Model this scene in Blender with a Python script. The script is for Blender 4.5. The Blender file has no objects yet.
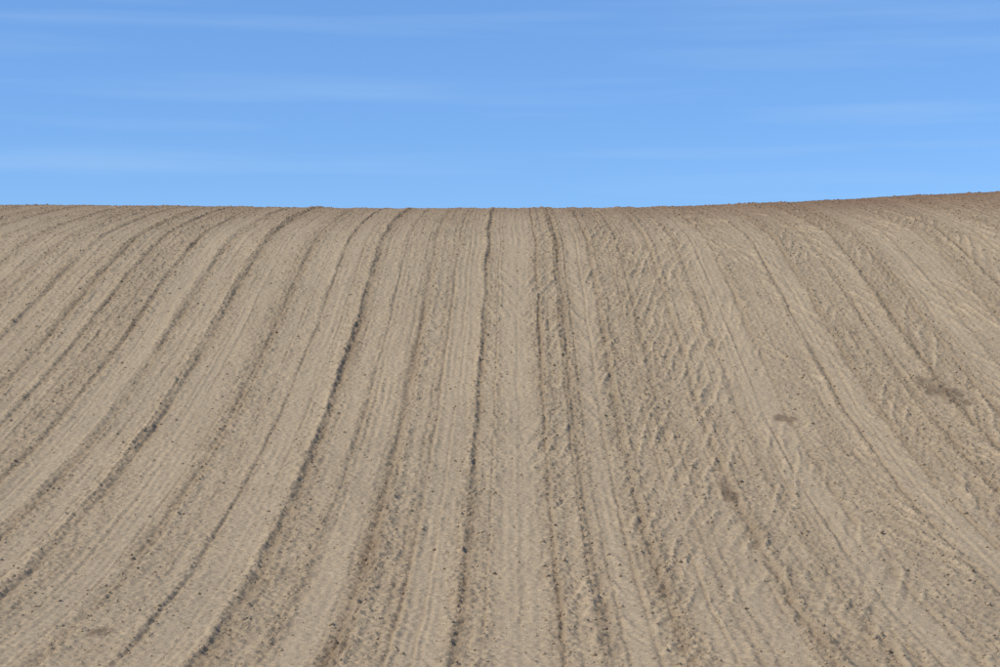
import bpy, math, numpy as np
from mathutils import Vector
rng=np.random.default_rng(7)
F=1944.0; SH=400.0; CREST=120.0
# ---------------- noise
TAB=rng.random((1024,1024)).astype(np.float32)
def vn(x,y,ox=0,oy=0):
    x=x+ox; y=y+oy
    xi=np.floor(x).astype(np.int64); yi=np.floor(y).astype(np.int64)
    fx=(x-xi).astype(np.float32); fy=(y-yi).astype(np.float32)
    fx=fx*fx*(3-2*fx); fy=fy*fy*(3-2*fy)
    a=xi&1023; b=(xi+1)&1023; c=yi&1023; d=(yi+1)&1023
    return (TAB[a,c]*(1-fx)+TAB[b,c]*fx)*(1-fy)+(TAB[a,d]*(1-fx)+TAB[b,d]*fx)*fy
def ss(a,b,x):
    t=np.clip((x-a)/(b-a),0,1); return t*t*(3-2*t)
# ---------------- long profile of the hill
cy=np.array([37.,40,45,50,57,64,72,80,86,92]); cs=np.array([675.,640,588,540,478,420,358,300,266,238])
yy=np.arange(-60,900,0.25)
def s_of(y):
    return np.where(y<92,np.interp(y,cy,cs),208+0.0385*(CREST-y)**2)
m=(yy>=37)&(yy<=CREST)
z=np.zeros_like(yy)
z[m]=yy[m]*(SH-s_of(yy[m]))/F
i0=np.where(m)[0][0]; i1=np.where(m)[0][-1]
sl0=(SH-208)/F
for i in range(i1+1,len(yy)):
    y=yy[i]; sl=np.interp(y,[120,150,220,320,420,900],[sl0,0.05,-0.06,-0.08,-0.02,0.0]); z[i]=z[i-1]+sl*0.25
for i in range(i0-1,-1,-1):
    y=yy[i]; z[i]=np.interp(y,[-60,0,8,18,30,37],[4,-1.7,-2.8,-4.7,-5.75,z[i0]])
k=np.exp(-0.5*(np.arange(-14,15)/5.0)**2); k/=k.sum()
zp=np.convolve(np.pad(z,14,mode='edge'),k,mode='valid')
def base(x,y):
    h=np.interp(y,yy,zp)
    ramp=ss(45,118,y)
    h=h+ramp*(0.86*ss(4,44,x)*1.55 + 0.25*ss(-6,-40,x)) 
    h=h+0.10*(vn(x/9,y/14,33,5)-.5)*ss(60,118,y)+0.12*(vn(x/17,y/21,3,55)-.5)
    return h
# ---------------- implement lines  (x, strength, width)
main=[(-6.05,1.,.23),(-3.6,1.,.22),(-4.9,.5,.1),(-2.5,.5,.1),(-1.1,.9,.14),(1.05,.9,.13),(2.0,1.,.16),(3.5,.8,.15),(4.9,.55,.13),
      (6.3,.9,.16),(7.6,.5,.13),(9.2,.6,.13),(11.2,.9,.12),(12.3,.8,.12),(-7.7,.6,.12),(-9.3,.85,.19),(-11.6,.95,.2)]
x=13.9
while x<60: main.append((x,rng.uniform(.55,.95),rng.uniform(.12,.18))); x+=rng.uniform(1.1,1.8)
x=-13.3
while x>-60: main.append((x,rng.uniform(.6,1.0),rng.uniform(.13,.22))); x-=rng.uniform(1.2,1.9)
x=-34.0
while x<36:
    main.append((x,rng.uniform(.2,.5),rng.uniform(.05,.09))); x+=rng.uniform(.35,.85)
smooth=[(-4.3,.5),(-1.9,.5),(-6.9,.5),(.2,.5),(11.75,.6),(-10.4,.6),(-14,.6),(17,.6),(22,.6),(-19,.6),(-25,.6),(27.5,.6),(2.75,.4),(8.4,.5)]
def fields(x,y):
    xw=x+0.22*(vn(y/11+x*0.02,x*0+0.5,7,1)-.5)+0.09*(vn(y/3.1,x/6,70,11)-.5)+.04*(vn(y/.9,x/1.5,7,110)-.5)
    groove=np.zeros_like(x); rough=np.zeros_like(x); wet=np.zeros_like(x)
    for j,(lx,s,w) in enumerate(main):
        d=xw-lx
        mk=np.abs(d)<(1.3 if w>.115 else .6)
        dd=d[mk]; ym=y[mk]; mod=np.clip(0.5+1.3*vn(ym/7.5,ym*0+j*3.3,j*17,4)*vn(ym/1.6,ym*0+j*5.3,j*7,44)*1.3,0,1.4).astype(np.float32)
        wj=w*(0.75+0.5*vn(ym/2.2,ym*0+j,99,9))
        sgn=1 if j%2 else -1
        groove[mk]+=s*mod*(-np.exp(-(dd/(wj*.55))**2)+0.5*np.exp(-((dd-sgn*wj*1.35)/(wj*.75))**2))
        rough[mk]+=s*(.4+.6*mod)*np.exp(-((dd-sgn*wj*.6)/(wj*1.7))**2)
        wet[mk]+=s*(.4+.6*mod)*np.exp(-(dd/(wj*1.0))**2)
    sm=np.zeros_like(x)
    for lx,w in smooth: sm=np.maximum(sm,np.exp(-((xw-lx)/w)**4))
    sm=sm*(.5+.5*vn(x/3,y/9,88,2))
    st=vn(xw/1.1,y/40,12,8); st2=vn(xw/.45,y/16,1,80)
    strip=ss(.3,.72,st*.6+st2*.4)
    patch=vn(x/5,y/12,40,2)*.5+vn(x/1.3,y/3,41,22)*.5
    r=0.27+0.5*strip*(.4+patch)+0.6*rough
    r=r*(1-.6*sm)
    return xw,groove,np.clip(r,0.1,1.6),sm,strip,wet
def detail(x,y):
    xw,g,r,sm,strip,wet=fields(x,y)
    h=0.050*g
    ph=xw*2*math.pi/0.26+2.5*vn(xw/.8,y/25,3,33)*3
    h+=0.006*np.sin(ph)*(ss(.3,.65,vn(xw/.7,y/4,30,30)))*(.4+.9*sm)
    h+=0.018*(vn(xw/.13,y/2.6,61,7)-.5)
    # herringbone harrow marks: narrow raised diagonal crumb lines, mirrored strip by strip
    zone=vn(xw/1.3,y/70,200,3)
    zA=ss(.5,.56,zone); zB=ss(.5,.44,zone)
    wob=.7*(vn(x/1.6,y/4.5,77,8)-.5)+.3*(vn(x/.5,y/1.5,79,28)-.5)
    a1=(xw-0.21*y)/.50+wob*1.4; a2=(xw+0.23*y)/.54-wob*1.4
    r1=np.clip(1-np.abs((a1%1)-.5)*3.6,0,1); r2=np.clip(1-np.abs((a2%1)-.5)*3.6,0,1)
    k1=vn(np.floor(a1)*1.0+.5,y/1.5,3,71); k2=vn(np.floor(a2)*1.0+.5,y/1.5,33,171)
    lines=r1*zA*ss(.28,.62,k1)+r2*zB*ss(.28,.62,k2)
    dA=vn((xw-0.24*y)/.13,y/1.5,5,1)-.5; dB=vn((xw+0.26*y)/.13,y/1.5,51,17)-.5
    brk=ss(.15,.55,vn(x/1.1,y/4.2,8,90))*(.3+.7*ss(0,3,x+4*vn(y/9,x/9,3,2)-2))*ss(-17,-2,x)
    diag=(lines-.2)*brk*(1-.7*sm)
    h+=0.050*diag*(.6+.8*vn(x/.1,y/.12,4,14))+.034*(dA*zA+dB*zB)*brk
    r=np.clip(r+.3*lines*brk,0,1.6)
    n1=vn(x/.34,y/.42,1,2); n2=vn(x/.16,y/.18,3,4); n3=vn(x/.085,y/.09,5,6); n4=vn(x/.05,y/.052,15,16)
    h+=r*(0.038*(n1-.5)+0.062*np.maximum(n2-.52,0)*1.8+0.080*np.maximum(n3-.45,0)*1.4+.038*(n4-.5))
    h+=0.012*(n3-.5)+.011*(n4-.5)
    return h,g,r,sm,diag,strip,wet
def build_axis(spec):
    out=[spec[0][0]]
    for (a,da),(b,db) in zip(spec[:-1],spec[1:]):
        while out[-1]<b-1e-6:
            p=out[-1]; t=(p-a)/(b-a); out.append(min(p+da+(db-da)*t,b))
    return np.array(out)
xr=build_axis([(0,.036),(14,.040),(22,.052),(36,.075),(44,.5),(80,5),(500,60)])
xs=np.concatenate([-xr[:0:-1],xr])
ys=build_axis([(-60,3),(20,1.5),(34,.3),(35.5,.036),(60,.043),(95,.06),(116,.06),(125,.1),(132,.8),(180,5),(900,60)])
nx,ny=len(xs),len(ys)
print("GRID",nx,ny,nx*ny)
X,Y=np.meshgrid(xs,ys); X=X.ravel(); Y=Y.ravel()
fade=ss(44,38,np.abs(X))*ss(34,36,Y)*ss(134,127,Y)
H,G,R,S,D,ST,W=detail(X,Y)
Z=base(X,Y)+H*fade
co=np.stack([X,Y,Z],1).astype(np.float32)
me=bpy.data.meshes.new("ploughed_field")
me.vertices.add(nx*ny); me.vertices.foreach_set("co",co.ravel())
ii=np.arange((ny-1)*(nx-1)); rr=ii//(nx-1); cc=ii%(nx-1); v=rr*nx+cc
q=np.stack([v,v+1,v+nx+1,v+nx],1).astype(np.int32)
me.loops.add(q.size); me.loops.foreach_set("vertex_index",q.ravel())
me.polygons.add(len(q)); me.polygons.foreach_set("loop_start",(np.arange(len(q))*4).astype(np.int32))
me.update(calc_edges=True)
moist=np.clip(0.05+0.55*np.clip(W,0,1.3)+0.20*ST-.20*S-.40*D+.25*(vn(X/.6,Y/1.8,5,66)-.5),0,1)
def blob(px,py,ax,ay,ang=0):
    dx=X-px-ang*(Y-py); dy=Y-py
    e=(dx/ax)**2+(dy/ay)**2+2.4*(vn(X/.22,Y/.6,9,9)-.5)
    return ss(1.6,.1,e)*.75
damp=np.zeros_like(X)
for a in [(14.9,67.3,.5,1.9,-.22),(9.0,64.2,.35,.5,0),(6.1,55.5,.22,1.2,0),(-8.7,41,.3,.5,0)]:
    damp=np.maximum(damp,blob(*a))
red=ss(88,119,Y+5*(vn(X/7,Y/7,4,4)-.5))*(.5+.5*ss(-5,22,X))
col=np.stack([moist,red,damp,np.ones_like(X)],1).astype(np.float32)
at=me.color_attributes.new("soil",'FLOAT_COLOR','POINT'); at.data.foreach_set("color",col.ravel())
field=bpy.data.objects.new("ploughed_field",me); bpy.context.collection.objects.link(field)
me.polygons.foreach_set("use_smooth",np.ones(len(q),dtype=bool))
# ---------------- material
def soil(name):
    mt=bpy.data.materials.new(name); mt.use_nodes=True; nt=mt.node_tree; N=nt.nodes; L=nt.links
    b=N["Principled BSDF"]; b.inputs["Roughness"].default_value=.95; b.inputs["Specular IOR Level"].default_value=.1
    geo=N.new("ShaderNodeNewGeometry")
    at=N.new("ShaderNodeAttribute"); at.attribute_name="soil"
    sep=N.new("ShaderNodeSeparateColor"); L.new(at.outputs["Color"],sep.inputs[0])
    def noise(s,d,ro=.6):
        n=N.new("ShaderNodeTexNoise"); n.inputs["Scale"].default_value=s; n.inputs["Detail"].default_value=d; n.inputs["Roughness"].default_value=ro
        L.new(geo.outputs["Position"],n.inputs["Vector"]); return n
    def mix(f,a,c2,bt='MIX'):
        mx=N.new("ShaderNodeMix"); mx.data_type='RGBA'; mx.blend_type=bt
        if isinstance(f,float): mx.inputs[0].default_value=f
        else: L.new(f,mx.inputs[0])
        for k_,vv in ((6,a),(7,c2)):
            if isinstance(vv,tuple): mx.inputs[k_].default_value=(*vv,1)
            else: L.new(vv,mx.inputs[k_])
        return mx.outputs[2]
    def mr(src,a,b2,c=0.,d=1.):
        m_=N.new("ShaderNodeMapRange"); L.new(src,m_.inputs[0])
        for i_,q_ in enumerate((a,b2,c,d)): m_.inputs[i_+1].default_value=q_
        return m_.outputs[0]
    n0=noise(7,5,.75); n1=noise(.12,3); n2=noise(28,3,.7)
    c=mix(sep.outputs[0],(.500,.378,.232),(.280,.200,.120))
    c=mix(mr(n1.outputs[0],.35,.65,0,.3),c,(.385,.305,.195))
    c=mix(sep.outputs[1],c,(.265,.168,.099))
    c=mix(sep.outputs[2],c,(.20,.14,.085))
    f0=mr(n0.outputs[0],.3,.7,.82,1.15); f2=mr(n2.outputs[0],.25,.75,.80,1.2)
    cmb=N.new("ShaderNodeMath"); cmb.operation='MULTIPLY'; L.new(f0,cmb.inputs[0]); L.new(f2,cmb.inputs[1])
    c=mix(1.0,c,cmb.outputs[0],'MULTIPLY')
    L.new(c,b.inputs["Base Color"])
    bp=N.new("ShaderNodeBump"); bp.inputs["Strength"].default_value=.8; bp.inputs["Distance"].default_value=.03
    L.new(n2.outputs[0],bp.inputs["Height"]); L.new(bp.outputs[0],b.inputs["Normal"])
    return mt
me.materials.append(soil("soil_mat"))
# ---------------- clods: one mesh
t=(1+5**.5)/2
ico=np.array([(-1,t,0),(1,t,0),(-1,-t,0),(1,-t,0),(0,-1,t),(0,1,t),(0,-1,-t),(0,1,-t),(t,0,-1),(t,0,1),(-t,0,-1),(-t,0,1)])/math.sqrt(1+t*t)
fc=np.array([(0,11,5),(0,5,1),(0,1,7),(0,7,10),(0,10,11),(1,5,9),(5,11,4),(11,10,2),(10,7,6),(7,1,8),(3,9,4),(3,4,2),(3,2,6),(3,6,8),(3,8,9),(4,9,5),(2,4,11),(6,2,10),(8,6,7),(9,8,1)])
C=1000000
py=rng.uniform(35.5,122,C); px=rng.uniform(-1,1,C)*(py*.28+1.5)
pr=rng.random(C)
r_=detail(px,py)[2]
keep=(pr<np.clip((r_-.1)*.24,0.035,.3)) & (rng.random(C)<py/122)
px,py=px[keep],py[keep]; r_=r_[keep]; n=len(px)
hh=detail(px,py)[0]; pz=base(px,py)+hh
rad=np.clip(rng.lognormal(math.log(.018),.48,n),.010,.062)
print("CLODS",n)
V=ico[None]*(1+rng.uniform(-.28,.28,(n,12,1)))
V=V*rng.uniform(.7,1.3,(n,1,3))
a=rng.uniform(0,6.28,n); ca,sa=np.cos(a)[:,None],np.sin(a)[:,None]
b_=rng.uniform(-.6,.6,n); cb,sb=np.cos(b_)[:,None],np.sin(b_)[:,None]
x_=V[:,:,0]*ca-V[:,:,1]*sa; y_=V[:,:,0]*sa+V[:,:,1]*ca; z_=V[:,:,2]
y2=y_*cb-z_*sb; z2=y_*sb+z_*cb
P=np.stack([x_,y2,z2*.75],2)*rad[:,None,None]+np.stack([px,py,pz+rad*.15],1)[:,None,:]
cm=bpy.data.meshes.new("soil_clods"); cm.vertices.add(n*12); cm.vertices.foreach_set("co",P.astype(np.float32).ravel())
T=(fc[None]+(np.arange(n)*12)[:,None,None]).reshape(-1,3).astype(np.int32)
cm.loops.add(T.size); cm.loops.foreach_set("vertex_index",T.ravel())
cm.polygons.add(len(T)); cm.polygons.foreach_set("loop_start",(np.arange(len(T))*3).astype(np.int32)); cm.update(calc_edges=True)
redc=ss(88,119,py)*(.5+.5*ss(-5,22,px))
cc_=np.stack([np.clip(.0+.1*np.clip(r_,0,1)+rng.uniform(-.25,.25,n),0,1),redc,np.zeros(n),np.ones(n)],1)
ca_=cm.color_attributes.new("soil",'FLOAT_COLOR','POINT'); ca_.data.foreach_set("color",np.repeat(cc_,12,axis=0).astype(np.float32).ravel())
cl=bpy.data.objects.new("soil_clods",cm); bpy.context.collection.objects.link(cl); cm.materials.append(me.materials[0])
# ---------------- light
EL=math.radians(48); AZ=math.radians(-110)
d=Vector((math.sin(AZ)*math.cos(EL),math.cos(AZ)*math.cos(EL),math.sin(EL)))
sl=bpy.data.lights.new("sun",'SUN'); sl.energy=3.4; sl.angle=math.radians(.5); sl.color=(1,.94,.85)
so=bpy.data.objects.new("sun",sl); so.rotation_euler=(-d).to_track_quat('-Z','Y').to_euler(); bpy.context.collection.objects.link(so)
w=bpy.data.worlds.new("World"); bpy.context.scene.world=w; w.use_nodes=True; nt=w.node_tree; N=nt.nodes; L=nt.links
bg=N["Background"]; sky=N.new("ShaderNodeTexSky"); sky.sky_type='NISHITA'; sky.sun_disc=False; sky.sun_elevation=EL; sky.sun_rotation=AZ
sky.air_density=1.0; sky.dust_density=0; sky.ozone_density=3.0; sky.altitude=2500
bg.inputs[1].default_value=.105
tn=N.new("ShaderNodeMix"); tn.data_type='RGBA'; tn.blend_type='MULTIPLY'; tn.inputs[0].default_value=1; L.new(sky.outputs[0],tn.inputs[6])
tc=N.new("ShaderNodeTexCoord")
# hand-set tint over the sky texture: slightly deeper blue low, brighter above
sx=N.new("ShaderNodeSeparateXYZ"); L.new(tc.outputs["Generated"],sx.inputs[0])
er=N.new("ShaderNodeMapRange"); L.new(sx.outputs[2],er.inputs[0]); er.inputs[1].default_value=.09; er.inputs[2].default_value=.21
et=N.new("ShaderNodeMix"); et.data_type='RGBA'; L.new(er.outputs[0],et.inputs[0]); et.inputs[6].default_value=(.83,1.08,1.36,1); et.inputs[7].default_value=(.99,1.29,1.58,1)
L.new(et.outputs[2],tn.inputs[7])
mp=N.new("ShaderNodeMapping"); L.new(tc.outputs["Generated"],mp.inputs[0])
mp.inputs["Scale"].default_value=(4,4,70); mp.inputs["Rotation"].default_value=(0,math.radians(4),0)
ns=N.new("ShaderNodeTexNoise"); ns.inputs["Scale"].default_value=1.0; ns.inputs["Detail"].default_value=3; ns.inputs["Roughness"].default_value=.45
L.new(mp.outputs[0],ns.inputs["Vector"])
m1=N.new("ShaderNodeMapRange"); L.new(ns.outputs[0],m1.inputs[0]); m1.inputs[1].default_value=.5; m1.inputs[2].default_value=.8; m1.inputs[4].default_value=.28
mx=N.new("ShaderNodeMix"); mx.data_type='RGBA'; L.new(m1.outputs[0],mx.inputs[0]); L.new(tn.outputs[2],mx.inputs[6]); mx.inputs[7].default_value=(4.2,6.2,8.8,1)
L.new(mx.outputs[2],bg.inputs[0])
# ---------------- camera
cd=bpy.data.cameras.new("camera"); cd.sensor_width=36; cd.lens=F/1000*36; cd.clip_end=3000; cd.clip_start=.1
cam=bpy.data.objects.new("camera",cd); bpy.context.collection.objects.link(cam); bpy.context.scene.camera=cam
pitch=math.atan((SH-333.5)/F); cam.location=(0,0,0); cam.rotation_euler=(math.radians(90)+pitch,0,math.atan(13/F))
sc_=bpy.context.scene; sc_.view_settings.view_transform='Standard'; sc_.view_settings.look='None'; sc_.view_settings.exposure=0
